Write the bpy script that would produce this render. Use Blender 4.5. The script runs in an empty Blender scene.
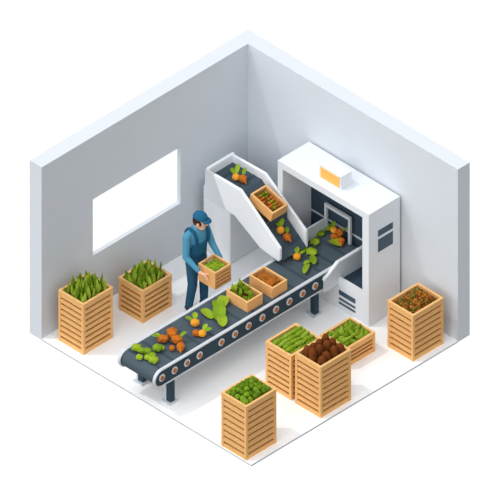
import bpy, bmesh, math, random
from mathutils import Vector, Matrix
random.seed(7)
scene = bpy.context.scene
COL = scene.collection
PI = math.pi

# ------------------------------------------------------------------ materials
def lin(c):
    c /= 255.0
    return c/12.92 if c <= .04045 else ((c+.055)/1.055)**2.4
def mat(name, rgb, rough=.9, noise=0.0, scale=20.0, spec=.1):
    m = bpy.data.materials.new(name); m.use_nodes = True
    nt = m.node_tree; b = nt.nodes['Principled BSDF']
    col = (lin(rgb[0]), lin(rgb[1]), lin(rgb[2]), 1)
    b.inputs['Base Color'].default_value = col
    b.inputs['Roughness'].default_value = rough
    b.inputs['Specular IOR Level'].default_value = spec
    if noise:
        tc = nt.nodes.new('ShaderNodeTexCoord'); n = nt.nodes.new('ShaderNodeTexNoise')
        n.inputs['Scale'].default_value = scale
        r = nt.nodes.new('ShaderNodeValToRGB')
        r.color_ramp.elements[0].position = .35; r.color_ramp.elements[1].position = .65
        r.color_ramp.elements[0].color = tuple(v*(1-noise) for v in col[:3])+(1,)
        r.color_ramp.elements[1].color = tuple(min(1, v*(1+noise)) for v in col[:3])+(1,)
        nt.links.new(tc.outputs['Object'], n.inputs['Vector'])
        nt.links.new(n.outputs['Fac'], r.inputs['Fac'])
        nt.links.new(r.outputs['Color'], b.inputs['Base Color'])
    return m
M = dict(
    wall=mat('wall_paint', (211,216,222), .95, .008, 3),
    floor=mat('floor_paint', (250,252,254), .95, .008, 2),
    machine=mat('machine_paint', (225,229,234)),
    slab=mat('slab_edge_shade', (196,201,207)), chute=mat('chute_paint', (238,241,245)), head=mat('chute_head_grey', (214,219,224)),
    machine_dim=mat('machine_paint_grey', (238,241,245)),
    steel=mat('light_steel', (200,206,212), .6, .02, 12, .3),
    frame=mat('conveyor_frame_slate', (50,68,80), .7),
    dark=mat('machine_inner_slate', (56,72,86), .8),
    glass=mat('dark_window_glass', (58,80,96), .35, 0, 1, .4),
    hub=mat('roller_hub_brown', (176,112,62)),
    wood=mat('crate_wood', (233,180,116), .85, .03, 9),
    wood_edge=mat('crate_wood_edge', (230,182,120), .85, .03, 9),
    wood_shade=mat('inner_shade_brown', (124,70,26), .9, .08, 9),  # dark brown carries the shade seen in the slat gaps
    wood_box=mat('box_wood', (226,170,108), .85, .03, 9),
    orange_panel=mat('sign_orange', (255,190,98)),
    leaf=mat('leaf_green', (140,164,40), .8, .08, 6),
    leaf_mid=mat('leaf_mid_green', (118,148,32), .8, .12, 7),
    leaf_dark=mat('leaf_dark_green', (92,124,22), .8, .1, 7),
    blade=mat('blade_green', (158,184,60), .8, .14, 6),
    broc=mat('bumpy_green', (116,148,34), .85, .16, 14),
    cuke=mat('cucumber_green', (130,158,46), .8, .18, 22),
    pear=mat('pear_green', (144,170,52), .8, .12, 9),
    stem=mat('stem_green', (112,140,34), .8),
    orange=mat('fruit_orange', (226,154,46), .75, .06, 9),
    rust=mat('root_rust', (186,104,32), .8, .1, 9),
    tuber=mat('tuber_brown', (108,58,24), .9, .12, 16),
    chunk_a=mat('chunk_rust', (160,96,34), .85, .12, 20),
    chunk_b=mat('chunk_olive', (122,106,38), .85, .12, 20),
    chunk_c=mat('chunk_tan', (190,138,70), .85, .12, 20),
    chunk_d=mat('chunk_dark', (118,70,26), .85, .12, 20),
    skin=mat('skin', (244,192,160), .7),
    hair=mat('hair_dark_brown', (70,42,34), .9),
    shirt=mat('shirt_blue', (80,146,178), .9),
    overall=mat('overalls_blue', (34,92,124), .9),
    trouser=mat('trousers_blue', (42,84,110), .9),
    cap=mat('cap_blue', (36,98,132), .9),
    shoe=mat('shoe_dark', (44,50,60), .8),
    eye=mat('eye_dark', (40,32,30), .5), lip=mat('lip', (208,130,112), .7),
)
# belt: rubber with regular cross bands (bands belong to the belt)
def belt_mat(name, rgb, rgb2, axis, period):
    m = bpy.data.materials.new(name); m.use_nodes = True
    nt = m.node_tree; b = nt.nodes['Principled BSDF']
    b.inputs['Roughness'].default_value = .8; b.inputs['Specular IOR Level'].default_value = .15
    tc = nt.nodes.new('ShaderNodeTexCoord'); s = nt.nodes.new('ShaderNodeSeparateXYZ')
    mul = nt.nodes.new('ShaderNodeMath'); mul.operation = 'MULTIPLY'; mul.inputs[1].default_value = 1/period
    fr = nt.nodes.new('ShaderNodeMath'); fr.operation = 'FRACT'
    gt = nt.nodes.new('ShaderNodeMath'); gt.operation = 'GREATER_THAN'; gt.inputs[1].default_value = .80
    mx = nt.nodes.new('ShaderNodeMixRGB')
    mx.inputs[1].default_value = tuple(lin(v) for v in rgb)+(1,)
    mx.inputs[2].default_value = tuple(lin(v) for v in rgb2)+(1,)
    L = nt.links.new
    L(tc.outputs['Object'], s.inputs[0]); L(s.outputs[axis], mul.inputs[0]); L(mul.outputs[0], fr.inputs[0])
    L(fr.outputs[0], gt.inputs[0]); L(gt.outputs[0], mx.inputs[0]); L(mx.outputs[0], b.inputs['Base Color'])
    return m
M['belt'] = belt_mat('belt_rubber', (74,87,95), (60,73,82), 1, .27)
M['belt2'] = belt_mat('belt_rubber_dark', (68,82,92), (60,73,83), 0, .3)
# thin clear glass
g = bpy.data.materials.new('clear_glass'); g.use_nodes = True; nt = g.node_tree
for n in list(nt.nodes): nt.nodes.remove(n)
o_ = nt.nodes.new('ShaderNodeOutputMaterial'); mx = nt.nodes.new('ShaderNodeMixShader'); mx.inputs[0].default_value = .03
t_ = nt.nodes.new('ShaderNodeBsdfTransparent'); gl = nt.nodes.new('ShaderNodeBsdfGlossy'); gl.inputs['Roughness'].default_value = .05
nt.links.new(t_.outputs[0], mx.inputs[1]); nt.links.new(gl.outputs[0], mx.inputs[2]); nt.links.new(mx.outputs[0], o_.inputs[0])
M['clear'] = g

# ------------------------------------------------------------------ mesh helpers
class MB:
    def __init__(s): s.v = []; s.f = []
    def add(s, vs, fs):
        n = len(s.v); s.v += [Vector(v) for v in vs]; s.f += [tuple(i+n for i in f) for f in fs]; return s
    def box(s, x0, x1, y0, y1, z0, z1):
        vs = [(x,y,z) for x in (x0,x1) for y in (y0,y1) for z in (z0,z1)]
        return s.add(vs, [(0,1,3,2),(4,6,7,5),(0,4,5,1),(2,3,7,6),(0,2,6,4),(1,5,7,3)])
    def prism(s, pts, axis, a, b):           # pts: outline in the two other axes (order xyz)
        def mk(p, d):
            return {'x':(d,p[0],p[1]), 'y':(p[0],d,p[1]), 'z':(p[0],p[1],d)}[axis]
        n = len(pts); vs = [mk(p,a) for p in pts]+[mk(p,b) for p in pts]
        fs = [tuple(range(n)), tuple(range(2*n-1,n-1,-1))]
        fs += [(i,(i+1)%n,n+(i+1)%n,n+i) for i in range(n)]
        return s.add(vs, fs)
    def strip(s, outer, inner, axis, a, b, closed=True):  # ring between two outlines of equal count
        def mk(p, d):
            return {'x':(d,p[0],p[1]), 'y':(p[0],d,p[1]), 'z':(p[0],p[1],d)}[axis]
        n = len(outer); vs = [mk(p,a) for p in outer]+[mk(p,a) for p in inner]+[mk(p,b) for p in outer]+[mk(p,b) for p in inner]
        fs = []
        rng = n if closed else n-1
        for i in range(rng):
            j = (i+1)%n
            fs += [(i,j,n+j,n+i),(2*n+i,3*n+i,3*n+j,2*n+j),(i,2*n+i,2*n+j,j),(n+i,n+j,3*n+j,3*n+i)]
        if not closed: fs += [(0,n,3*n,2*n),(n-1,3*n-1,4*n-1,2*n-1)]
        return s.add(vs, fs)
    def rings(s, rings, cap=True):
        k = len(rings[0]); vs = [v for r in rings for v in r]; fs = []
        for a in range(len(rings)-1):
            for i in range(k):
                j = (i+1)%k; fs.append((a*k+i,a*k+j,(a+1)*k+j,(a+1)*k+i))
        if cap: fs += [tuple(range(k-1,-1,-1)), tuple(range((len(rings)-1)*k, len(rings)*k))]
        return s.add(vs, fs)
    def tube(s, pts, rs, k=8):
        pts = [Vector(p) for p in pts]
        if not isinstance(rs, (list,tuple)): rs = [rs]*len(pts)
        R = []
        for i, p in enumerate(pts):
            d = (pts[min(i+1,len(pts)-1)]-pts[max(i-1,0)]).normalized()
            u = d.cross(Vector((0,0,1)));
            if u.length < .05: u = Vector((1,0,0))
            u.normalize(); w = u.cross(d).normalized()
            R.append([p+(u*math.cos(2*PI*j/k)+w*math.sin(2*PI*j/k))*rs[i] for j in range(k)])
        return s.rings(R)
    def ell(s, c, r, seg=12, rg=8, mtx=None):
        c = Vector(c); R = []
        for a in range(1, rg):
            t = PI*a/rg
            R.append([Vector((r[0]*math.sin(t)*math.cos(2*PI*j/seg), r[1]*math.sin(t)*math.sin(2*PI*j/seg), -r[2]*math.cos(t))) for j in range(seg)])
        n = len(s.v)
        top = Vector((0,0,r[2])); bot = Vector((0,0,-r[2]))
        if mtx: R = [[mtx@v for v in q] for q in R]; top = mtx@top; bot = mtx@bot
        vs = [c+v for q in R for v in q]+[c+bot, c+top]; fs = []
        for a in range(rg-2):
            for j in range(seg):
                q = (j+1)%seg; fs.append((a*seg+j,a*seg+q,(a+1)*seg+q,(a+1)*seg+j))
        b = (rg-1)*seg
        for j in range(seg):
            q = (j+1)%seg; fs.append((b,q,j)); fs.append((b+1,(rg-2)*seg+j,(rg-2)*seg+q))
        return s.add(vs, fs)
    def limb(s, a, b, ra, rb, k=14):        # tapered capsule
        a = Vector(a); b = Vector(b)
        s.tube([a, b], [ra, rb], k); s.ell(a, (ra,)*3); s.ell(b, (rb,)*3); return s
    def xf(s, m): s.v = [m@v for v in s.v]; return s
    def build(s, name, m, parent=None, smooth=False, bevel=0, seg=2):
        me = bpy.data.meshes.new(name); me.from_pydata([tuple(v) for v in s.v], [], s.f)
        bm = bmesh.new(); bm.from_mesh(me); bmesh.ops.recalc_face_normals(bm, faces=bm.faces); bm.to_mesh(me); bm.free()
        me.materials.append(m)
        if smooth:
            for p in me.polygons: p.use_smooth = True
        o = bpy.data.objects.new(name, me); COL.objects.link(o)
        if parent: o.parent = parent
        if bevel:
            md = o.modifiers.new('bevel', 'BEVEL'); md.width = bevel; md.segments = seg; md.limit_method = 'ANGLE'
        return o
def tag(o, label=None, cat=None, group=None, kind=None):
    if label: o['label'] = label
    if cat: o['category'] = cat
    if group: o['group'] = group
    if kind: o['kind'] = kind
    return o
def empty(name, loc=(0,0,0), rz=0):
    o = bpy.data.objects.new(name, None); o.location = loc; o.rotation_euler = (0,0,rz); o.empty_display_size = .1
    COL.objects.link(o); return o
def copy_tree(o, parent=None):
    c = o.copy(); COL.objects.link(c); c.parent = parent
    for ch in list(o.children): copy_tree(ch, c)
    return c
def put(o, loc, rot=(0,0,0), sc=1):
    o.location = loc; o.rotation_euler = rot
    o.scale = (sc,)*3 if not isinstance(sc, (tuple,list)) else sc
    return o

# ------------------------------------------------------------------ room
LX, LY, H, T = 4.24, 4.17, 3.06, .24
tag(MB().box(0, LX, -LY, 0, -.004, 0).build('floor', M['floor']), kind='structure')
tag(MB().box(0, LX, -LY, 0, -.03, -.004).build('slab_shade_1', M['slab']), kind='structure')  # slab side given a greyer colour in place of its shade
wy0, wy1, wz0, wz1 = -3.135, -1.365, .935, 1.94     # window opening
lip, s_ = .065, .26
w = MB()
w.box(-lip, 0, -LY, wy0, -.022, H).box(-lip, 0, wy1, 0, -.022, H).box(-lip, 0, wy0, wy1, -.022, wz0).box(-lip, 0, wy0, wy1, wz1, H)
w.box(-T, -lip, -LY, wy0-s_, -.022, H).box(-T, -lip, wy1+s_, T, -.022, H)
w.box(-T, -lip, wy0-s_, wy1+s_, -.022, wz0-s_).box(-T, -lip, wy0-s_, wy1+s_, wz1+s_, H)
w.box(-lip, 0, 0, T, -.022, H)
tag(w.build('wall_left', M['wall']), kind='structure')
tag(MB().box(0, LX, 0, T, -.022, H).build('wall_right', M['wall']), kind='structure')
win = MB().box(-lip-.014, -lip-.002, wy0-.03, wy1+.03, wz0-.03, wz1+.03).build('window_1', M['clear'])
tag(win, kind='structure')

# ------------------------------------------------------------------ main conveyor
cv = empty('conveyor_belt', (2.08, -2.25, 0))
tag(cv, 'long belt conveyor with slate side frame and round roller ends, running into the machine', 'conveyor')
OFF = Vector((-2.08, 2.25, 0))
def cbuild(mb, name, m, parent=None, **k):
    mb.v = [v+OFF for v in mb.v]; return mb.build(name, m, parent or cv, **k)
Y0, Y1 = -4.34, -.14
def stadium(y0, y1, zc, r, n=10):
    pts = [(y1, zc-r), (y1, zc+r)]
    for i in range(n+1):
        a = PI/2 + PI*i/n
        pts.append((y0+r+r*math.cos(a), zc+r*math.sin(a)))
    return pts
zc = .605
for x0, x1 in ((2.405, 2.445), (1.70, 1.74)):
    cbuild(MB().prism(stadium(Y0+.02, Y1, zc, .135), 'x', x0, x1), 'side_frame', M['frame'])
    out = stadium(Y0, Y1, zc, .152); inn = stadium(Y0+.024, Y1, zc, .128)
    cbuild(MB().strip(out[1:]+[out[0]], inn[1:]+[inn[0]], 'x', x0-.0, x1+.010, closed=False), 'rail', M['steel'], bevel=.006)
cbuild(MB().prism(stadium(Y0+.03, Y1, zc, .137, 14), 'x', 1.752, 2.403), 'belt', M['belt'])
for px in (162, 174.6, 187, 199.6, 221.4, 235, 248.6, 262.4, 276, 289.4, 302.6, 315.2):
    y = (px-248)/49.5-2.45
    z = .612
    ring = MB(); n = 14
    o1 = [(y+.058*math.cos(2*PI*i/n), z+.062*math.sin(2*PI*i/n)) for i in range(n)]
    ring.prism(o1, 'x', 2.445, 2.455)
    r_ = cbuild(ring, 'roller_end', M['steel'])
    hubm = MB().prism([(y+.034*math.cos(2*PI*i/n), z+.038*math.sin(2*PI*i/n)) for i in range(n)], 'x', 2.455, 2.466)
    h_ = cbuild(hubm, 'hub', M['hub'], r_); h_['label'] = 'brown round hub'
def leg(x, y):
    m = MB().box(x-.04, x+.055, y-.035, y+.045, .02, .47)
    l = cbuild(m, 'leg', M['frame'])
    e = MB().box(x-.06, x-.035, y-.045, y+.055, .02, .47)
    cbuild(e, 'flange', M['steel'], l)
    cbuild(MB().box(x-.095, x+.085, y-.085, y+.085, 0, .028), 'foot_plate', M['steel'], l, bevel=.006)
for x, y in ((2.35,-3.93), (2.33,-1.0), (1.73,-3.88), (1.72,-1.7)): leg(x, y)
cbuild(MB().box(1.79, 2.29, -4.0, -3.9, .34, .468), 'cross_beam', M['frame'])

# ------------------------------------------------------------------ incline chute
ch = empty('inclined_conveyor', (.6, -.96, 0))
tag(ch, 'white walled inclined conveyor dropping from its raised box head onto the long belt', 'conveyor')
O2 = Vector((-.6, .96, 0))
def ib(mb, name, m, parent=None, **k):
    mb.v = [v+O2 for v in mb.v]; return mb.build(name, m, parent or ch, **k)
ib(MB().prism([(.54,1.675),(1.09,1.68),(1.89,1.06),(1.89,.85),(1.856,.815),(1.49,.865),(.967,1.17),(.80,1.17)], 'y', -1.25, -1.20), 'side_panel', M['chute'], bevel=.01)
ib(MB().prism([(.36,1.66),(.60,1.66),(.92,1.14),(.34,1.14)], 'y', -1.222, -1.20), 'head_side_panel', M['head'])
ib(MB().prism([(.36,1.66),(1.06,1.68),(1.89,1.09),(1.89,.80),(1.60,.83),(.94,1.3),(.34,1.3)], 'y', -.72, -.675), 'side_panel', M['chute'], bevel=.01)
ib(MB().prism([(.34,1.14),(.36,1.68),(.41,1.68),(.41,1.14)], 'y', -1.20, -.675), 'end_panel', M['chute'], bevel=.008)
ib(MB().prism([(.41,1.54),(1.0,1.55),(1.90,.828),(1.87,.80),(.97,1.44),(.41,1.44)], 'y', -1.198, -.722), 'belt', M['belt2'])
ib(MB().prism([(.41,1.14),(.90,1.14),(.94,1.35),(.41,1.35)], 'y', -1.198, -.722), 'belly_box', M['machine_dim'])
# cleat that stops the box on the slope
ib(MB().box(1.50, 1.53, -1.18, -.74, 1.05, 1.27), 'cleat', M['belt2'])
sb = ib(MB().box(.11, .66, -1.02, -.4, 0, 1.14), 'support_pedestal', M['machine_dim'], bevel=.02)

# ------------------------------------------------------------------ sorting machine
mx0, mx1, my0, my1, mh = 1.265, 3.105, -.665, -.035, 2.0
mc = empty('sorting_machine', ((mx0+mx1)/2, (my0+my1)/2, 0))
tag(mc, 'large white boxy processing machine with open front swallowing the conveyor, by the right wall', 'machine')
O3 = Vector((-(mx0+mx1)/2, -(my0+my1)/2, 0))
def mb_(mb, name, m, parent=None, **k):
    mb.v = [v+O3 for v in mb.v]; return mb.build(name, m, parent or mc, **k)
mb_(MB().box(mx0, mx0+.1, my0, my1, 0, 1.89), 'left_panel', M['machine'])
rp = mb_(MB().box(mx1-.13, mx1, my0, my1, 0, 1.89), 'right_panel', M['machine'])
mb_(MB().box(mx0, mx1, my0, my1, 1.89, mh), 'top_panel', M['machine'])
mb_(MB().box(mx0+.1, mx1-.13, -.09, my1, 0, 1.89), 'back_panel', M['dark'])
mb_(MB().box(2.47, mx1-.13, my0+.006, my0+.05, 0, .55).box(mx0+.1, 2.47, my0+.006, my0+.05, 0, .42), 'lower_panel', M['machine'])
mb_(MB().box(2.47, mx1-.13, my0+.05, -.09, .46, .50), 'inner_deck', M['dark'])
for z0, z1 in ((.265,.345), (.175,.21), (.10,.135)):
    mb_(MB().box(2.50, 2.83, my0, my0+.012, z0, z1), 'vent_slot', M['glass'])
for z0, z1 in ((1.51,1.62), (1.235,1.46)):
    wn = mb_(MB().box(mx1-.005, mx1+.004, -.48, -.18, z0, z1), 'side_window', M['glass'])
    wn['label'] = 'dark slate glass window'
mb_(MB().box(mx0+.1, mx1-.13, -.105, -.088, .87, .895), 'inner_rail', M['steel'])
# inner guard, arch gate and outer guard plate
mb_(MB().box(1.715, 1.745, -.55, -.19, .758, .955), 'inner_guard', M['steel'])
ar = MB().box(1.72, 1.76, -.18, -.14, .745, 1.17).box(2.20, 2.24, -.18, -.14, .745, 1.17).box(1.72, 2.24, -.18, -.14, 1.17, 1.22)
mb_(ar, 'arch_gate', M['steel'])
pl = [(-.945,.43),(-.945,.64),(-.92,.68),(-.86,.70),(-.66,.825),(-.12,.825),(-.12,.43)]
mb_(MB().prism(pl, 'x', 2.462, 2.49), 'side_guard', M['steel'])
pt = pl[1:6]
mb_(MB().strip([(a-.012,b+.014) for a,b in pt], [(a,b-.012) for a,b in pt], 'x', 2.45, 2.50, closed=False), 'guard_edge', M['machine'])

# sign box on the machine
sg = empty('sign_box', (2.19, -.425, 2.0))
tag(sg, 'small white box with a blank orange front, standing on top of the machine', 'sign')
MB().box(-.217, .217, -.105, .105, 0, .23).build('housing', M['machine'], sg)
p_ = MB().box(-.190, .190, -.112, -.104, .025, .205).build('front_panel', M['orange_panel'], sg); p_['label'] = 'plain orange front panel'

# ------------------------------------------------------------------ crates
def crate(x1, y0, wx, wy, h, slots, fill, label):
    cx, cy = x1-wx/2, y0+wy/2
    c = empty('wooden_crate', (cx, cy, 0)); tag(c, label, 'crate', 'slatted wooden crates on the floor')
    a, b = wx/2, wy/2; t = .03; p = .042
    for sx in (-1, 1):
        for sy in (-1, 1):
            MB().box(min(sx*a, sx*(a-p)), max(sx*a, sx*(a-p)), min(sy*b, sy*(b-p)), max(sy*b, sy*(b-p)), 0, h-.022).build('corner_post', M['wood'], c)
    # slats with gaps; the gap rows start under a wide top board
    gap = .043; z0, z1 = .035, h-.022; first = h-.10
    pitch = (first-.11)/(slots-1)
    gaps = [first-i*pitch for i in range(slots)]
    bounds = []; top = z1
    for g_ in gaps: bounds.append((g_, top)); top = g_-gap
    bounds.append((0, top))
    e = .004
    for sgn in (-1, 1):
        m = MB(); m2 = MB()
        for q0, q1 in bounds:
            ya, yb = sorted((sgn*(b-e), sgn*(b-e-t)))
            m.box(-a+p, a-p, ya, yb, q0, q1)
            xa, xb = sorted((sgn*(a-e), sgn*(a-e-t)))
            m2.box(xa, xb, -b+p, b-p, q0, q1)
        m.build('slatted_side', M['wood'], c); m2.build('slatted_side', M['wood'], c)
    r = MB(); R = .034
    o = [(-a-.003,-b-.003),(a+.003,-b-.003),(a+.003,b+.003),(-a-.003,b+.003)]
    i_ = [(-a+R,-b+R),(a-R,-b+R),(a-R,b-R),(-a+R,b-R)]
    r.strip(o, i_, 'z', h-.022, h).build('top_rim', M['wood_edge'], c)
    l = MB(); q = t+.006  # sheet added behind the gaps, their shade put into its colour
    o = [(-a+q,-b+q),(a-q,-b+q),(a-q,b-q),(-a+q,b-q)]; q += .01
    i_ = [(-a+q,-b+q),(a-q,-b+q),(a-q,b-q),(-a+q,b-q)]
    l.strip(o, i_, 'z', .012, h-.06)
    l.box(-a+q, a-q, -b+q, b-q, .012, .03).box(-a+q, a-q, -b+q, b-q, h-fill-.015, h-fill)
    li = l.build('shade_lining', M['wood_shade'], c); li['label'] = 'dark brown inner sheet coloured as shade behind the slats'
    return c, cx, cy, a-.05, b-.05, h-fill

# produce prototypes -------------------------------------------------
def blob(r, jit=.12, sub=1, sq=(1,1,1), seed=0):
    rnd = random.Random(seed); bm = bmesh.new(); bmesh.ops.create_icosphere(bm, subdivisions=sub, radius=1)
    m = MB(); bm.verts.ensure_lookup_table()
    vs = []
    for v in bm.verts:
        k = 1+rnd.uniform(-jit, jit); vs.append((v.co.x*r*sq[0]*k, v.co.y*r*sq[1]*k, v.co.z*r*sq[2]*k))
    m.add(vs, [tuple(x.index for x in f.verts) for f in bm.faces]); bm.free(); return m
def blade_pts(m, base, tip, wd, th, bend=0):
    base = Vector(base); tip = Vector(tip); d = (tip-base); up = d.normalized()
    side = up.cross(Vector((0,1,0)) if abs(up.y) < .9 else Vector((1,0,0))).normalized()
    nrm = up.cross(side).normalized(); R = []
    for t, k in ((0,.55),(.25,.85),(.5,1),(.75,.7),(.92,.28),(1,.03)):
        c = base+d*t+nrm*bend*t*t
        R.append([c+side*wd*k, c+nrm*th*k, c-side*wd*k, c-nrm*th*k*.5])
    m.rings(R)
def leafy_plant(seed):
    rnd = random.Random(seed); m = MB()
    for i in range(3):
        a = i*2*PI/3+rnd.uniform(-.5,.5); s = rnd.uniform(.03,.07); hh = rnd.uniform(.22,.32)
        mm = MB(); blade_pts(mm, (0,0,0), (0,0,hh), .044, .026, 0)
        mm.xf(Matrix.Translation((math.cos(a)*.02, math.sin(a)*.02, 0))@Matrix.Rotation(math.atan2(s,hh), 4, Vector((-math.sin(a),math.cos(a),0)))@Matrix.Rotation(a+PI/2+rnd.uniform(-.4,.4), 4, 'Z'))
        m.add(mm.v, mm.f)
    m.ell((0,0,.015), (.035,.035,.03), 8, 5)
    return m
def scatter(protos, spots, label, cat, group, name, mats=None):
    """one object per item; the first use of a prototype is the prototype itself"""
    used = {}
    for i, (loc, rot, sc, k) in enumerate(spots):
        if k in used: o = copy_tree(used[k])
        else:
            o = protos[k](); used[k] = o
        put(o, loc, rot, sc); tag(o, label, cat, group)

# crate 1 and 2: pointed leafy greens
for n_, (args, lab, plab, grp) in enumerate((
    ((.70,-4.026,.505,.60,.90,8,.10,'tall slatted crate full of pointed leafy greens, nearest the left wall end'),
     '', 'pointed leafy green plant standing in the tall crate by the left wall end', 'leafy greens in the tall left crate'),
    ((.766,-2.891,.49,.585,.57,5,.10,'low slatted crate full of pointed leafy greens, standing under the window'),
     '', 'pointed leafy green plant standing in the low crate under the window', 'leafy greens in the low crate under the window'))):
    c, cx, cy, a, b, z = crate(*args)
    pr = [lambda s=s: leafy_plant(s+n_*9).build('leafy_green', M['blade'] if s % 2 else M['leaf_mid']) for s in range(4)]
    sp = []
    for i in range(4):
        for j in range(4):
            x = cx-a+.05+(2*a-.1)*i/3+random.uniform(-.015,.015); y = cy-b+.05+(2*b-.1)*j/3+random.uniform(-.02,.02)
            edge = (i in (0,3)) + (j in (0,3))
            sp.append(((x,y,z), (0,0,random.uniform(0,6)), random.uniform(.85,1.1)*(1-.1*edge), (i*3+j*2)%4))
    scatter(pr, sp, plab, 'leafy green', grp, 'leafy_green')

# crate 3: bumpy green vegetables
c, cx, cy, a, b, z = crate(4.12,-4.156,.503,.61,.96,8,.09,'tall slatted crate of round green vegetables at the front floor corner')
def floret(seed):
    m = blob(.050, .05, 1, (1,1,1.5), seed)
    return m.build('green_vegetable', M['broc'] if seed % 2 else M['leaf_dark'])
pr = [lambda s=s: floret(s) for s in range(4)]
sp = []
for i in range(5):
    for j in range(6):
        x = cx-a+.04+(2*a-.08)*i/4+random.uniform(-.012,.012); y = cy-b+.035+(2*b-.07)*j/5+random.uniform(-.012,.012)
        mid = 1-max(abs(i-2)/2, abs(j-2.5)/2.5)
        sp.append(((x,y,z+.078+.05*mid+random.uniform(0,.015)), (random.uniform(-.3,.3),random.uniform(-.3,.3),random.uniform(0,6)), random.uniform(.85,1.12), random.randrange(4)))
scatter(pr, sp, 'small rounded green vegetable heaped in the crate at the front floor corner', 'vegetable', 'green vegetables in the front corner crate', 'green_vegetable')

# crate 4: cucumbers in rows
c, cx, cy, a, b, z = crate(3.56,-2.687,.515,.61,.79,7,.085,'slatted crate of green cucumbers lying in rows, behind the crate of brown roots')
def cucumber(seed):
    rnd = random.Random(seed); R = []
    L = .20
    for t in range(9):
        u = t/8; r = .040*math.sin(PI*(.08+.84*u))**.45*(1+.16*math.cos(t*PI))
        R.append([Vector((r*math.cos(2*PI*k/7), (u-.5)*L, r*math.sin(2*PI*k/7))) for k in range(7)])
    return MB().rings(R).build('cucumber', M['cuke'] if seed % 2 else M['leaf_mid'])
pr = [lambda s=s: cucumber(s) for s in range(3)]
sp = []
for lay in range(2):
    for i in range(5-lay):
        for j in range(3):
            x = cx-a+.04+(2*a-.08)*(i+.5*lay)/4; y = cy-b+.09+(2*b-.18)*j/2+random.uniform(-.015,.015)
            sp.append(((x,y,z+.036+lay*.052), (random.uniform(-.12,.12),0,random.uniform(-.2,.2)), random.uniform(.9,1.05), (i+j)%3))
scatter(pr, sp, 'green cucumber lying in the crate behind the brown roots', 'cucumber', 'cucumbers in the crate', 'cucumber')

# crate 5: brown roots standing on end
c, cx, cy, a, b, z = crate(4.158,-2.691,.517,.614,.905,8,.15,'tall slatted crate of upright dark brown roots, at the right floor edge')
def root(seed):
    rnd = random.Random(seed); R = []; hh = .24
    for u, k in ((0,.7),(.1,.95),(.4,1.08),(.7,1),(.85,.85),(.95,.55),(1,.2)):
        R.append([Vector((.066*k*math.cos(2*PI*q/9)*(1+rnd.uniform(-.05,.05)), .056*k*math.sin(2*PI*q/9), hh*u)) for q in range(9)])
    return MB().rings(R).build('brown_root', M['tuber'])
pr = [lambda s=s: root(s) for s in range(3)]
sp = []
for i in range(3):
    for j in range(4):
        x = cx-a+.07+(2*a-.14)*i/2+random.uniform(-.01,.01); y = cy-b+.055+(2*b-.11)*j/3+random.uniform(-.015,.015)
        mid = 1 if i == 1 else .4
        sp.append(((x,y,z), (random.uniform(-.07,.07),random.uniform(-.07,.07),random.uniform(0,6)), (1,1,random.uniform(.82,1.05)+.3*mid), (i+2*j)%3))
scatter(pr, sp, 'dark brown rounded root standing upright in the crate at the right floor edge', 'root vegetable', 'brown roots in the crate', 'brown_root')

# crate 6: low crate of green pears
c, cx, cy, a, b, z = crate(3.575,-1.61,.515,.605,.34,3,.09,'low slatted crate of pale green vegetables, between the brown root crate and the machine')
def pear(seed):
    R = []
    for u, k in ((0,.25),(.1,.75),(.3,1),(.5,.9),(.7,.55),(.9,.32),(1,.1)):
        R.append([Vector((.045*k*math.cos(2*PI*q/7), .045*k*math.sin(2*PI*q/7), (u-.4)*.14)) for q in range(7)])
    o = MB().rings(R).build('green_vegetable', M['pear'] if seed % 2 else M['leaf_mid'])
    return o
pr = [lambda s=s: pear(s) for s in range(3)]
sp = []
for i in range(5):
    for j in range(6):
        x = cx-a+.045+(2*a-.09)*i/4+random.uniform(-.012,.012); y = cy-b+.04+(2*b-.08)*j/5+random.uniform(-.012,.012)
        mid = 1-max(abs(i-2)/2, abs(j-2.5)/2.5)
        sp.append(((x,y,z+.055+.035*mid), (random.uniform(-.8,.8),random.uniform(-.8,.8),random.uniform(0,6)), random.uniform(.9,1.15), random.randrange(3)))
scatter(pr, sp, 'pale green pointed vegetable heaped in the low crate beside the machine', 'vegetable', 'pale green vegetables in the low crate', 'green_vegetable')

# crate 7: mixed small vegetables
c, cx, cy, a, b, z = crate(4.14,-.805,.517,.614,.82,7,.085,'slatted crate of mixed small brown and olive vegetables, nearest the right wall end')
cm = ['chunk_a','chunk_b','chunk_d','chunk_a','chunk_b']
pr = [lambda s=s: blob(.034, .2, 1, (1,1.2,.9), s).build('small_vegetable', M[cm[s % 5]]) for s in range(10)]
sp = []
for lay in range(2):
    nx, ny = (8, 9) if lay == 0 else (6, 7)
    for i in range(nx):
        for j in range(ny):
            f = 1 if lay == 0 else .72
            x = cx+(-a+.02+(2*a-.04)*i/(nx-1))*f+random.uniform(-.012,.012); y = cy+(-b+.02+(2*b-.04)*j/(ny-1))*f+random.uniform(-.012,.012)
            sp.append(((x,y,z+.03+lay*.042+random.uniform(0,.012)), (random.uniform(0,6),random.uniform(0,6),random.uniform(0,6)), random.uniform(.75,1.1), random.randrange(10)))
scatter(pr, sp, 'small mixed brown or olive vegetable in the crate nearest the right wall end', 'vegetable', 'mixed vegetables in the right crate', 'small_vegetable')

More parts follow.
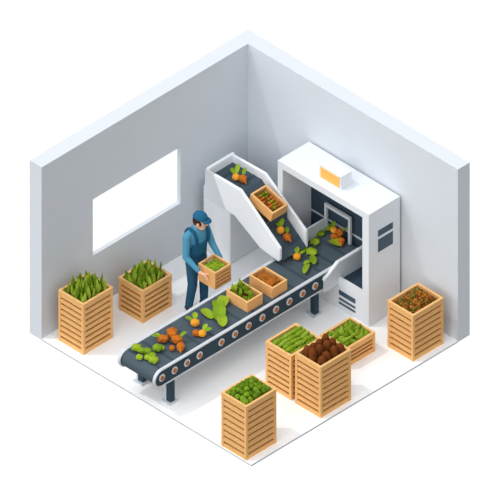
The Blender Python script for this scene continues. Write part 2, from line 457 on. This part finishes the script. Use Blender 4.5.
# ------------------------------------------------------------------ small boxes
def small_box(x1, y0, z0, wx, wy, h, label, slots=0, tilt=0):
    c = empty('wooden_box', (x1-wx/2, y0+wy/2, z0)); tag(c, label, 'box', 'small wooden boxes')
    a, b = wx/2, wy/2; t = .02
    def side(m, name='side'): return m.build(name, M['wood_box'], c)
    for sgn in (-1, 1):
        ya, yb = sorted((sgn*b, sgn*(b-t))); side(MB().box(-a, a, ya, yb, 0, h-.012))
        xa, xb = sorted((sgn*a, sgn*(a-t))); m = MB()
        if slots:
            g_ = .028; pitch = (h-.11)/(slots-1) if slots > 1 else 0; top = h-.012
            for i in range(slots):
                zz = h-.055-i*pitch; m.box(xa, xb, -b+t, b-t, zz, top); top = zz-g_
            m.box(xa, xb, -b+t, b-t, 0, top)
        else: m.box(xa, xb, -b+t, b-t, 0, h-.012)
        side(m)
    if slots:
        MB().box(a-t-.012, a-t-.002, -b+t, b-t, .01, h-.03).build('shade_lining', M['wood_shade'], c)
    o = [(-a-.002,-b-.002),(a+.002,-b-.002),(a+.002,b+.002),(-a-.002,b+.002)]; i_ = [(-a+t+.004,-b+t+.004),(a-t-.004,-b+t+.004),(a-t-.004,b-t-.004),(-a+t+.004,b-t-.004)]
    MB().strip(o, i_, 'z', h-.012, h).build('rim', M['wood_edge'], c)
    MB().box(-a+t, a-t, -b+t, b-t, 0, .015).build('base', M['wood_shade'], c)
    return c, a-t-.01, b-t-.01
BZ = .745
# leafy box
bx, a, b = small_box(2.34,-2.353,BZ,.424,.31,.18,'wooden box of leafy green plants riding the long belt, the one nearer the worker')
x0, y0 = bx.location.x, bx.location.y
def sprout(seed):
    rnd = random.Random(seed); m = MB(); m.ell((0,0,.03), (.04,.04,.04), 8, 6)
    for i in range(5):
        an = i*2*PI/5+rnd.random(); mm = MB(); blade_pts(mm, (0,0,0), (0,0,rnd.uniform(.09,.14)), .026, .010)
        mm.xf(Matrix.Translation((0,0,.04))@Matrix.Rotation(rnd.uniform(.2,.8), 4, Vector((-math.sin(an),math.cos(an),0)))@Matrix.Rotation(an+PI/2, 4, 'Z'))
        m.add(mm.v, mm.f)
    return m.build('leafy_plant', M['leaf_mid'] if seed % 2 else M['leaf'])
pr = [lambda s=s: sprout(s) for s in range(3)]
sp = [((x0+dx,y0+dy,BZ+.05+dz), (0,0,random.uniform(0,6)), sc, k) for dx,dy,dz,sc,k in
      ((-.15,-.06,.03,1.05,0),(-.14,.07,.04,1.1,1),(-.04,.08,.03,1.0,2),(-.04,-.05,0,1,1),(.06,.06,0,1.0,0),(.06,-.06,-.01,.8,2),(.14,.05,.0,.8,1),(.14,-.05,-.01,.75,0))]
scatter(pr, sp, 'small leafy green plant in the box nearer the worker on the belt', 'leafy green', 'leafy plants in the box', 'leafy_plant')
# box of rust chunks
bx, a, b = small_box(2.357,-1.865,BZ,.465,.30,.18,'wooden box heaped with rust brown roots on the long belt, nearer the machine')
x0, y0 = bx.location.x, bx.location.y
rc = ['chunk_a','rust','chunk_a']
pr = [lambda s=s: blob(.040, .2, 1, (1.5,.9,.8), s+20).build('rust_root', M[rc[s % 3]]) for s in range(6)]
sp = []
for lay in range(3):
    for i in range(6):
        for j in range(4):
            f = 1-.12*lay
            sp.append(((x0+(-a+.045+(2*a-.09)*i/5)*f, y0+(-b+.035+(2*b-.07)*j/3)*f, BZ+.05+lay*.048), (random.uniform(-.5,.5),random.uniform(-.5,.5),random.uniform(0,6)), random.uniform(.75,1.0), random.randrange(6)))
scatter(pr, sp, 'rust brown root chunk heaped in the belt box nearer the machine', 'root vegetable', 'rust roots in the belt box', 'rust_root')
# box on slope
tl = math.radians(15)
bx, a, b = small_box(0,0,0,.46,.31,.17,'tilted wooden box of orange and green vegetables sliding down the inclined conveyor')
PV = Vector((1.135, -.968, 1.435)); RT = Matrix.Rotation(tl, 4, 'Y')
def on_box(p): return PV+RT@Vector(p)
bx.location = on_box((.23,0,0)); bx.rotation_euler = (0, tl, 0)
rc2 = ['rust','chunk_a','leaf_mid','chunk_d','leaf_dark']
pr = [lambda s=s: blob(.034, .16, 1, (1.3,1,.8), s+40).build('mixed_vegetable', M[rc2[s % 5]]) for s in range(5)]
sp = []
for lay in range(3):
    for i in range(6):
        for j in range(4):
            p = on_box((.23+(-a+.04+(2*a-.08)*i/5)*(1-.06*lay), (-b+.035+(2*b-.07)*j/3)*(1-.06*lay), .045+lay*.042))
            sp.append((p, (random.uniform(0,6),random.uniform(-.5,.5),random.uniform(0,6)), random.uniform(.75,1.0), random.choice((0,0,0,1,1,3,2,4))))
scatter(pr, sp, 'small orange or green vegetable in the box on the inclined conveyor', 'vegetable', 'mixed vegetables in the tilted box', 'mixed_vegetable')
# box held by the worker
HB = (1.60, -2.265, .708)
bx, a, b = small_box(HB[0],HB[1],HB[2],.34,.325,.30,'slatted wooden box of green vegetables held by the worker', slots=4)
x0, y0 = bx.location.x, bx.location.y
MB().box(-a, a, -b, b, .17, .18).build('inner_tray', M['wood_shade'], bx)
pr = [lambda s=s: blob(.042, .1, 1, (1.2,.9,.8), s+60).build('green_vegetable', M['leaf'] if s % 2 else M['leaf_mid']) for s in range(4)]
sp = []
for lay in range(2):
    for i in range(5-lay):
        for j in range(4):
            sp.append(((x0-a+.035+(2*a-.07)*(i+.5*lay)/4, y0+(-b+.035+(2*b-.07)*j/3)*(1-.1*lay), HB[2]+.21+lay*.045), (random.uniform(-.4,.4),random.uniform(-.4,.4),random.uniform(0,6)), random.uniform(.8,1.05), random.randrange(4)))
scatter(pr, sp, 'bright green vegetable in the box held by the worker', 'vegetable', 'green vegetables in the held box', 'green_vegetable')

# ------------------------------------------------------------------ loose produce
def S(sx, sy, z):      # a spot on a level surface of height z
    u = (sx-248)/49.5; v = (sy-215+56*z)/29.7
    return Vector(((u+v)/2, (u-v)/2, z))
def leaf_mb(c, ang, L, W, pitch=.35, th=.012, rnd=False):
    """broad leaf with a midrib fold, from its base c, direction ang on the belt"""
    R = []
    prof = ((0,.12),(.15,.6),(.35,.95),(.55,1),(.75,.8),(.9,.45),(1,.05)) if not rnd else ((0,.35),(.12,.8),(.35,1),(.65,1),(.88,.75),(1,.3))
    for t, k in prof:
        x = L*t; z = .004+math.sin(pitch)*L*t*(1-.45*t)
        R.append([Vector((x, W*k, z+W*k*.35)), Vector((x, 0, z+th*.5)), Vector((x, -W*k, z+W*k*.35)), Vector((x, 0, z-th*.5))])
    m = MB().rings(R)
    return m.xf(Matrix.Translation(c)@Matrix.Rotation(ang, 4, 'Z'))
def sprig(name, label, cat, z, stem_px, leaves, m='leaf', m2='leaf_mid'):
    pts = [S(px,py,z) for px,py in stem_px]; base = pts[0]
    e = empty(name, base); tag(e, label, cat)
    MB().tube([p-base+Vector((0,0,.014)) for p in pts], .009, 6).build('stem', M['stem'], e)
    for i, (px, py, r, up) in enumerate(leaves):
        c = S(px,py,z)-base
        r *= 1.6; b = blob(r, .09, 1, (1,.92,.62), i*3+7)
        b.xf(Matrix.Translation((c.x,c.y,r*.55+up)))
        b.build('leaf', M[m] if i % 2 == 0 else M[m2], e)
    return e
ZB = .7425
sprig('green_sprig', 'cluster of round green leaves at the near end of the long belt', 'leafy green', ZB,
      [(140,352),(145,355),(150,355.5),(156,352)],
      [(136.5,350.5,.055,.01),(141.5,353,.042,.015),(139.5,359,.040,0),(147.5,353.5,.045,.012),(148,359.5,.042,.005),(152.5,357,.04,.0),(153.8,362,.052,0),(157.5,351.5,.055,.02),(161,350.5,.04,.01)])
def big_sprig(name, label, z, stem, leaves, mats=('leaf','leaf_mid')):
    pts = [S(px,py,z) for px,py in stem]; base = pts[0]
    e = empty(name, base); tag(e, label, 'leafy green')
    MB().tube([p-base+Vector((0,0,.012)) for p in pts], .008, 6).build('stem', M['stem'], e)
    for i, (ax,ay,bx_,by,W) in enumerate(leaves):
        p, q = S(ax,ay,z), S(bx_,by,z); d = q-p
        leaf_mb(p-base+Vector((0,0,.01+.003*(i%3))), math.atan2(d.y,d.x), d.length, W, .25, .014, True).build('leaf', M[mats[i % 2]], e)
    return e
big_sprig('green_leaf_sprig', 'sprig of large pale green leaves on the belt before the leafy box', ZB,
      [(212,317),(217,318),(220,312),(221,306)],
      [(212.5,319.5,202,312,.07),(220,313,216,303,.08),(221,309,225,299,.085),(219,322,219.5,308,.095),(221,316,223,330,.075)])
vine = big_sprig('green_vine', 'long trailing vine of green leaves lying on the belt before the arch gate', ZB,
      [(304,273),(307,266),(312,257),(314,248),(316,240),(326,230)],
      [(308,264,304,276.5,.042),(312,257,314,267,.050),(311,262,304,266,.035)])
vb = vine.location.copy()
for i, (px, py, r) in enumerate(((327,228.5,.082),(320.5,235,.068),(312.8,235.5,.045),(315,243.5,.072),(304.5,250.5,.062),(311.8,254,.082))):
    r *= 1.22; c = S(px,py,ZB)-vb; bb = blob(r, .08, 1, (1,.9,.4), i*5+2); bb.xf(Matrix.Translation((c.x,c.y,r*.4+.004)))
    bb.build('leaf', M['leaf_mid' if i % 3 == 1 else 'leaf'], vine)
big_sprig('green_leaf', 'single pale green leaf lying below the arch gate on the belt', ZB, [(332,243),(334,244)], [(330.5,241,340,248,.075)])

def fruit(name, label, cat, c, r, m, leaves=(), rot=0, sq=(1,1,.92), group=None, tail=False):
    e = empty(name, c, 0); tag(e, label, cat, group)
    b = blob(r, .07, 1 if m == 'rust' else 2, sq, int(abs(c[0])*91)+3)
    if tail: b.tube([(r*sq[0]*.75,0,0),(r*sq[0]*1.25,0,-.012),(r*sq[0]*1.6,0,-.02)], [r*.5,r*.18,.003], 7)
    b.xf(Matrix.Translation((0,0,r*sq[2]))@Matrix.Rotation(rot, 4, 'Z')); b.build('flesh', M[m], e)
    for i, (an, L, W, pt) in enumerate(leaves):
        leaf_mb(Vector((math.cos(an)*r*.5*sq[0], math.sin(an)*r*.5*sq[1], r*sq[2]*1.3)), an, L, W, pt, .01).build('leaf', M['leaf'] if i % 2 else M['leaf_mid'], e)
    return e
# direction helpers: screen-up is (-1,1), screen-right (1,1)
UP, RIGHT, LEFT, DOWN = 3*PI/4, PI/4, -3*PI/4, -PI/4
# rust root cluster near the near end of the belt
for i, (px,py,r,lv,rt,lab) in enumerate((
    (163,340,.062,((LEFT,.12,.035,.3),(LEFT-.5,.09,.03,.2)),LEFT,'rust orange root with green leaves, leftmost of the root pile on the belt'),
    (172,335,.072,(),UP,'large rust orange root at the top of the pile on the belt'),
    (177,341,.065,((RIGHT+.5,.12,.035,.9),),RIGHT,'rust orange root with one upright leaf in the pile on the belt'),
    (172,348,.040,(),DOWN,'smallest rust orange root at the lower edge of the pile on the belt'),
    (180.5,347.5,.058,(),DOWN,'rust orange root pointing down at the right of the pile on the belt'))):
    fruit('orange_root', lab, 'root vegetable', S(px,py+2.5,ZB), r*1.32, 'rust', lv, rt, (1.15,.9,.85), 'rust orange roots on the belt', tail=(i in (1,4)))
for i, (px,py,r,m,lv,lab) in enumerate((
    (195,324.5,.060,'orange',((LEFT+.2-.6,.12,.04,.5),(UP,.12,.04,.9)),'yellow orange fruit with two leaves, upper left of the fruit group on the belt'),
    (196,334.5,.055,'rust',(),'dark orange fruit in the fruit group on the belt'),
    (202,335,.055,'orange',((RIGHT+.3,.12,.04,.6),(UP-.5,.12,.035,.9)),'yellow orange fruit with leaves, lower right of the fruit group on the belt'))):
    fruit('orange_fruit', lab, 'fruit', S(px,py+1.5,ZB), r*1.15, m, lv, 0, (1,1,.85), 'orange fruit on the belt')
fruit('orange_fruit', 'round orange fruit with leaves beside the vine on the belt', 'fruit', S(297,259.5,ZB), .062, 'orange', ((LEFT-.2,.14,.035,.3),(UP,.12,.035,.9),(RIGHT+.5,.10,.03,.6)), 0, (1,1,.85))
# at the gate
for x, y, z, r, m, lv, rt, tail, lab in (
    (1.99,-.235,ZB,.060,'rust',(),LEFT,False,'rust orange root at the bottom left of the pile under the arch gate'),
    (2.13,-.245,ZB,.066,'rust',(),DOWN,True,'rust orange root at the bottom right of the pile under the arch gate'),
    (2.07,-.215,ZB+.105,.066,'rust',((RIGHT,.12,.03,.9),),UP,False,'rust orange root on top of the pile under the arch gate'),
    (1.96,-.225,ZB+.10,.056,'orange',((UP,.10,.035,.9),),0,False,'yellow orange fruit on top of the pile under the arch gate')):
    fruit('orange_fruit' if m == 'orange' else 'orange_root', lab, 'fruit' if m == 'orange' else 'root vegetable', (x,y,z), r, m, lv, rt, (1.15,.9,.9), tail=tail)
# on the incline head (flat, z 1.55) and on the slope
for px,py,z,r,m,lv,tail,lab in (
    (236,178,1.547,.060,'orange',((UP+.5,.12,.035,.7),(UP-.2,.16,.035,1.0)),False,'yellow orange fruit with leaves on the raised head of the inclined conveyor'),
    (242.5,180,1.547,.068,'rust',((UP-.3,.12,.03,1.1),),True,'rust orange root on the raised head of the inclined conveyor')):
    fruit('orange_fruit' if m == 'orange' else 'orange_root', lab, 'fruit' if m == 'orange' else 'root vegetable', S(px,py+2,z), r, m, lv, DOWN+.5, (1.05,.95,.9), tail=tail)
sl = math.atan(.8)
def slope_z(x): return 1.55-.8022*(x-1.0)
for x, y, r, m, lv, lab in ((1.63,-.975,.062,'orange',((UP+.4,.11,.035,.7),(UP-.2,.14,.035,1.0)),'yellow orange fruit with leaves on the slope of the inclined conveyor'),
                       (1.74,-.95,.070,'rust',((UP,.11,.03,1.0),),'rust orange root on the slope of the inclined conveyor')):
    fruit('orange_fruit' if m == 'orange' else 'orange_root', lab, 'fruit' if m == 'orange' else 'root vegetable', (x,y,slope_z(x)+.012), r, m, lv, RIGHT-1, (1,1,.95), tail=(m == 'rust'))

# ------------------------------------------------------------------ worker
PX, PY = 1.05, -2.10
pe = empty('person', (PX, PY, 0))
tag(pe, 'person in blue cap, shirt and overalls holding a slatted box beside the conveyor', 'person')
def remesh(o, vox, smooth=4):
    md = o.modifiers.new('remesh', 'REMESH'); md.mode = 'VOXEL'; md.voxel_size = vox; md.use_smooth_shade = True
    if smooth:
        sm = o.modifiers.new('smooth', 'SMOOTH'); sm.factor = .5; sm.iterations = smooth
    return o
def loft(m, prof, k=20, grow=0, a0=0, a1=2*PI):
    R = []
    for z, cx, rx, ry in prof:
        R.append([Vector((cx+(rx+grow)*math.cos(2*PI*i/k), (ry+grow)*math.sin(2*PI*i/k), z)) for i in range(k)])
    m.rings(R)
TOR = [(.86,0,.105,.155),(.95,0,.112,.165),(1.03,.0,.108,.152),(1.15,.005,.115,.16),(1.28,.01,.125,.178),(1.37,.01,.118,.19),(1.43,.008,.095,.165),(1.475,.008,.06,.085)]
HC = Vector((.070, .012, 1.588)); HR = Matrix.Rotation(.42, 4, 'Z')@Matrix.Rotation(.12, 4, 'Y')     # head bowed towards the box
def hp(p): return HC+HR@Vector(p)
SH = {-1: Vector((.01,-.195,1.385)), 1: Vector((.01,.18,1.385))}
EL = {-1: Vector((.06,-.265,1.09)), 1: Vector((.12,.215,1.10))}
WR = {-1: Vector((.30,-.225,.925)), 1: Vector((.31,.205,.93))}
HIP = {-1: Vector((0,-.085,.90)), 1: Vector((.0,.085,.90))}
KN = {-1: Vector((.03,-.10,.50)), 1: Vector((.05,.11,.50))}
AN = {-1: Vector((-.03,-.11,.085)), 1: Vector((.03,.13,.085))}
b_ = MB(); loft(b_, [(z,cx,rx-.012,ry-.012) for z,cx,rx,ry in TOR])
b_.limb((.01,0,1.45), (.05,.006,1.56), .055, .05)
b_.ell(HC, (.098,.078,.118), 20, 14, HR.to_3x3()); b_.ell(hp((.034,0,-.085)), (.060,.054,.055), 14, 10, HR.to_3x3())
b_.limb(hp((.092,0,.0)), hp((.108,0,-.028)), .009, .013, 8)      # nose
for s in (-1, 1):
    b_.ell(hp((-.005,s*.080,-.01)), (.02,.012,.032), 10, 8, HR.to_3x3())   # ears
    b_.limb(SH[s], EL[s], .045, .036); b_.limb(EL[s], WR[s], .036, .026)
    b_.limb(HIP[s], KN[s], .078, .052); b_.limb(KN[s], AN[s], .052, .036)
    b_.limb(AN[s], AN[s]+Vector((.13,0,-.05)), .036, .028)
    # palm laid along the box side, fingers curling under the bottom edge, thumb up
    yb = s*.182       # just outside the box side (box half width .1625)
    pc = WR[s]+Vector((.055,0,-.035)); pc.y = s*.187
    b_.limb(WR[s], pc, .025, .026); 
    for k, (dx, L) in enumerate(((.055,.062),(.033,.072),(.011,.068),(-.010,.052))):
        p0 = pc+Vector((dx-.01,0,-.005)); p1 = p0+Vector((.022,0,-L*.55)); p1.y = s*.180; p2 = p1+Vector((.012,0,-L*.5)); p2.y = s*.177
        b_.limb(pc, p0, .016, .011, 8); b_.limb(p0, p1, .011, .010, 8); b_.limb(p1, p2, .010, .008, 8)
    t0 = pc+Vector((.01,0,.02)); t1 = t0+Vector((.04,0,.022)); t2 = t1+Vector((.03,0,.004)); t1.y = s*.184; t2.y = s*.180
    b_.limb(t0, t1, .013, .011, 8); b_.limb(t1, t2, .011, .009, 8)
body = remesh(b_.build('body', M['skin'], pe, True), .006, 2)
for s in (-1, 1):
    e_ = MB().ell(hp((.088,s*.032,.005)), (.006,.012,.008), 10, 6, HR.to_3x3()).build('eye', M['eye'], pe, True)
MB().ell(hp((.088,0,-.062)), (.008,.022,.005), 10, 6, HR.to_3x3()).build('mouth', M['lip'], pe, True)
# hair: cap-like shell at back and sides
hm = MB(); hm.ell(hp((-.022,0,.018)), (.092,.086,.105), 18, 12, HR.to_3x3())
for s in (-1, 1): hm.ell(hp((.030,s*.072,.0)), (.018,.014,.04), 10, 8, HR.to_3x3())
remesh(hm.build('hair', M['hair'], pe, True), .007, 1)
# cap
cp = MB(); R = []
for t in range(9):
    a = PI/2*t/8
    R.append([Vector((.112*math.cos(a)*math.cos(2*PI*i/20)+.0, .098*math.cos(a)*math.sin(2*PI*i/20), .098*math.sin(a)+.0)) if t < 8 else Vector((.004*math.cos(2*PI*i/20), .004*math.sin(2*PI*i/20), .098)) for i in range(20)])
cp.rings(R); cp.ell((0,0,.099), (.010,.010,.006), 8, 5)
cp.xf(Matrix.Translation(hp((-.008,0,.074)))@HR@Matrix.Rotation(.06, 4, 'Y'))
cap = cp.build('cap', M['cap'], pe, True)
br = MB(); n = 12; o1 = []; i1 = []
for i in range(n+1):
    a = -1.15+2.3*i/n
    i1.append(Vector((.104*math.cos(a), .092*math.sin(a), .0))); o1.append(Vector((.104*math.cos(a)+.072*math.cos(a*.9)**.6, .098*math.sin(a)*.95, -.022+.0*i)))
vs = i1+o1+[v+Vector((0,0,.01)) for v in i1]+[v+Vector((0,0,.009)) for v in o1]; k = n+1; fs = []
for i in range(n): fs += [(i,i+1,k+i+1,k+i),(2*k+i,3*k+i,3*k+i+1,2*k+i+1),(i,2*k+i,2*k+i+1,i+1),(k+i,k+i+1,3*k+i+1,3*k+i)]
fs += [(0,k,3*k,2*k),(n,2*k+n,3*k+n,k+n)]
br.add(vs, fs).xf(Matrix.Translation(hp((-.008,0,.076)))@HR@Matrix.Rotation(.06, 4, 'Y'))
br.build('brim', M['cap'], cap, True)
# shirt
sh = MB(); loft(sh, [(z,cx,rx+.004,ry+.004) for z,cx,rx,ry in TOR if z > .9])
sh.limb((.008,0,1.44), (.018,0,1.475), .066, .060)
for s in (-1, 1):
    sh.limb(SH[s], EL[s], .062, .050); sh.limb(EL[s], WR[s]+(EL[s]-WR[s])*.12, .050, .036); sh.limb(SH[s], (.0,s*.10,1.42), .062, .055)
remesh(sh.build('shirt', M['shirt'], pe, True), .008, 4)
# overalls: trousers + waist + bib + straps
ov = MB(); loft(ov, [(.80,0,.10,.15),(.86,0,.118,.168),(.95,0,.124,.176),(1.03,0,.122,.166),(1.10,.002,.124,.166)])
for s in (-1, 1):
    ov.limb(HIP[s], KN[s], .098, .072); ov.limb(KN[s], AN[s]+Vector((0,0,.03)), .072, .058)
remesh(ov.build('trousers', M['trouser'], pe, True), .009, 4)
def tor_at(z):
    for i in range(len(TOR)-1):
        if TOR[i][0] <= z <= TOR[i+1][0]:
            t = (z-TOR[i][0])/(TOR[i+1][0]-TOR[i][0]); return [TOR[i][q]*(1-t)+TOR[i+1][q]*t for q in range(4)]
    return list(TOR[-1])
def panel(rows, grow0, grow1, name, m):     # rows: (z, angle half width or (a0,a1))
    mbp = MB(); n = 10; vs = []
    for z, (a0, a1) in rows:
        _, cx, rx, ry = tor_at(z)
        for gq in (grow0, grow1):
            for i in range(n+1):
                a = a0+(a1-a0)*i/n; vs.append((cx+(rx+gq)*math.cos(a), (ry+gq)*math.sin(a), z))
    fs = []; w_ = n+1
    for r in range(len(rows)-1):
        A, B = r*2*w_, (r+1)*2*w_
        for i in range(n):
            fs += [(A+i,A+i+1,B+i+1,B+i),(A+w_+i,B+w_+i,B+w_+i+1,A+w_+i+1)]
        fs += [(A,B,B+w_,A+w_),(A+n,A+w_+n,B+w_+n,B+n)]
    A = (len(rows)-1)*2*w_
    for i in range(n): fs += [(i,w_+i,w_+i+1,i+1),(A+i,A+i+1,A+w_+i+1,A+w_+i)]
    mbp.add(vs, fs); return mbp.build(name, m, pe, True)
panel([(1.0,(-1.9,1.9)),(1.08,(-1.6,1.6)),(1.14,(-1.4,1.4)),(1.20,(-1.15,1.15)),(1.255,(-.95,.95))], .0, .020, 'overalls_bib', M['overall'])
panel([(1.06,(PI-1.7,PI+1.7)),(1.14,(PI-1.3,PI+1.3)),(1.25,(PI-.8,PI+.8))], .0, .018, 'overalls_back', M['overall'])
for s in (-1, 1):
    pts = [(.132,s*.110,1.23),(.139,s*.118,1.33),(.124,s*.122,1.40),(.08,s*.118,1.458),(.0,s*.115,1.482),(-.07,s*.10,1.45),(-.11,s*.09,1.38),(-.125,s*.07,1.24)]
    m = MB(); R = []
    for i, p in enumerate(pts):
        p = Vector(p); d = (Vector(pts[min(i+1,7)])-Vector(pts[max(i-1,0)])).normalized(); u = Vector((0,1,0)); w2 = d.cross(u).normalized()
        R.append([p+u*.025+w2*.01, p-u*.025+w2*.01, p-u*.025-w2*.01, p+u*.025-w2*.01])
    m.rings(R).build('strap', M['overall'], pe)
    # shoe
    q = AN[s]; sm_ = MB(); sm_.ell((q.x+.045,q.y,.045), (.135,.05,.045), 14, 8); sm_.limb((q.x,q.y,.05), (q.x,q.y,.11), .047, .045)
    sm_.v = [Vector((v.x,v.y,max(v.z,.001))) for v in sm_.v]
    remesh(sm_.build('shoe', M['shoe'], pe, True), .008, 2)

# ------------------------------------------------------------------ camera
S_ = 70.0
fw = Vector((-.8/math.sqrt(2), .8/math.sqrt(2), -.6))
cam = bpy.data.cameras.new('camera'); co = bpy.data.objects.new('camera', cam); COL.objects.link(co)
cam.type = 'ORTHO'; cam.ortho_scale = 500/S_
u, v = (250-248)/49.5, (250-215)/29.7
ctr = Vector(((u+v)/2, (u-v)/2, 0))
co.location = ctr-fw*16
co.rotation_euler = fw.to_track_quat('-Z', 'Y').to_euler()
cam.clip_end = 100
scene.camera = co

# ------------------------------------------------------------------ light
sun = bpy.data.lights.new('sun', 'SUN'); so = bpy.data.objects.new('sun', sun); COL.objects.link(so)
sun.energy = .72; sun.angle = math.radians(.6); sun.color = (1, .985, .96)
so.rotation_euler = Vector((.41,.41,-1)).to_track_quat('-Z', 'Y').to_euler(); so.location = (-3,-6,8)
# the sky: brighter round the sun's side, made-up glow below, white behind, dimmed towards +x
W = bpy.data.worlds.new('world'); scene.world = W; W.use_nodes = True; nt = W.node_tree
for n in list(nt.nodes): nt.nodes.remove(n)
N = nt.nodes.new; L = nt.links.new
out = N('ShaderNodeOutputWorld'); bg = N('ShaderNodeBackground'); tc = N('ShaderNodeTexCoord'); sp_ = N('ShaderNodeSeparateXYZ')
L(tc.outputs['Generated'], sp_.inputs[0])
def mth(op, a, b=None):
    m = N('ShaderNodeMath'); m.operation = op
    for i, x in enumerate((a, b)):
        if x is None: continue
        if isinstance(x, (int, float)): m.inputs[i].default_value = x
        else: L(x, m.inputs[i])
    return m.outputs[0]
x_, y_, z_ = sp_.outputs
K0, KZ, KY, KX, KP, KL = 0.07, 1.17, 1.48, 0.0, 0.0, 1.0      # sky: even, overhead, front side, left side, +x side; glow below
neg = lambda q: mth('MAXIMUM', mth('MULTIPLY', q, -1.0), 0.0)
up = mth('ADD', K0, mth('MULTIPLY', z_, KZ))
up = mth('ADD', up, mth('MULTIPLY', neg(y_), KY))
up = mth('ADD', up, mth('MULTIPLY', neg(x_), KX))
up = mth('ADD', up, mth('MULTIPLY', mth('MAXIMUM', x_, 0.0), KP))
up = mth('MAXIMUM', up, 0.0)
lowv = mth('MULTIPLY', mth('MINIMUM', 1.06, mth('MAXIMUM', .22, mth('ADD', .38, mth('MULTIPLY', mth('SUBTRACT', y_, x_), .95)))), KL)
low = mth('LESS_THAN', z_, -.02)
mixv = N('ShaderNodeMix'); mixv.data_type = 'FLOAT'
L(low, mixv.inputs[0]); L(up, mixv.inputs[2]); L(lowv, mixv.inputs[3])
mc_ = N('ShaderNodeMixRGB'); mc_.inputs[1].default_value = (.985,1,1.012,1); mc_.inputs[2].default_value = (1,1,1,1)
L(low, mc_.inputs[0]); L(mc_.outputs[0], bg.inputs['Color']); L(mixv.outputs[0], bg.inputs['Strength']); L(bg.outputs[0], out.inputs[0])
vs_ = scene.view_settings
vs_.view_transform = 'Standard'; vs_.look = 'None'; vs_.exposure = 0; vs_.gamma = 1; vs_.use_curve_mapping = False
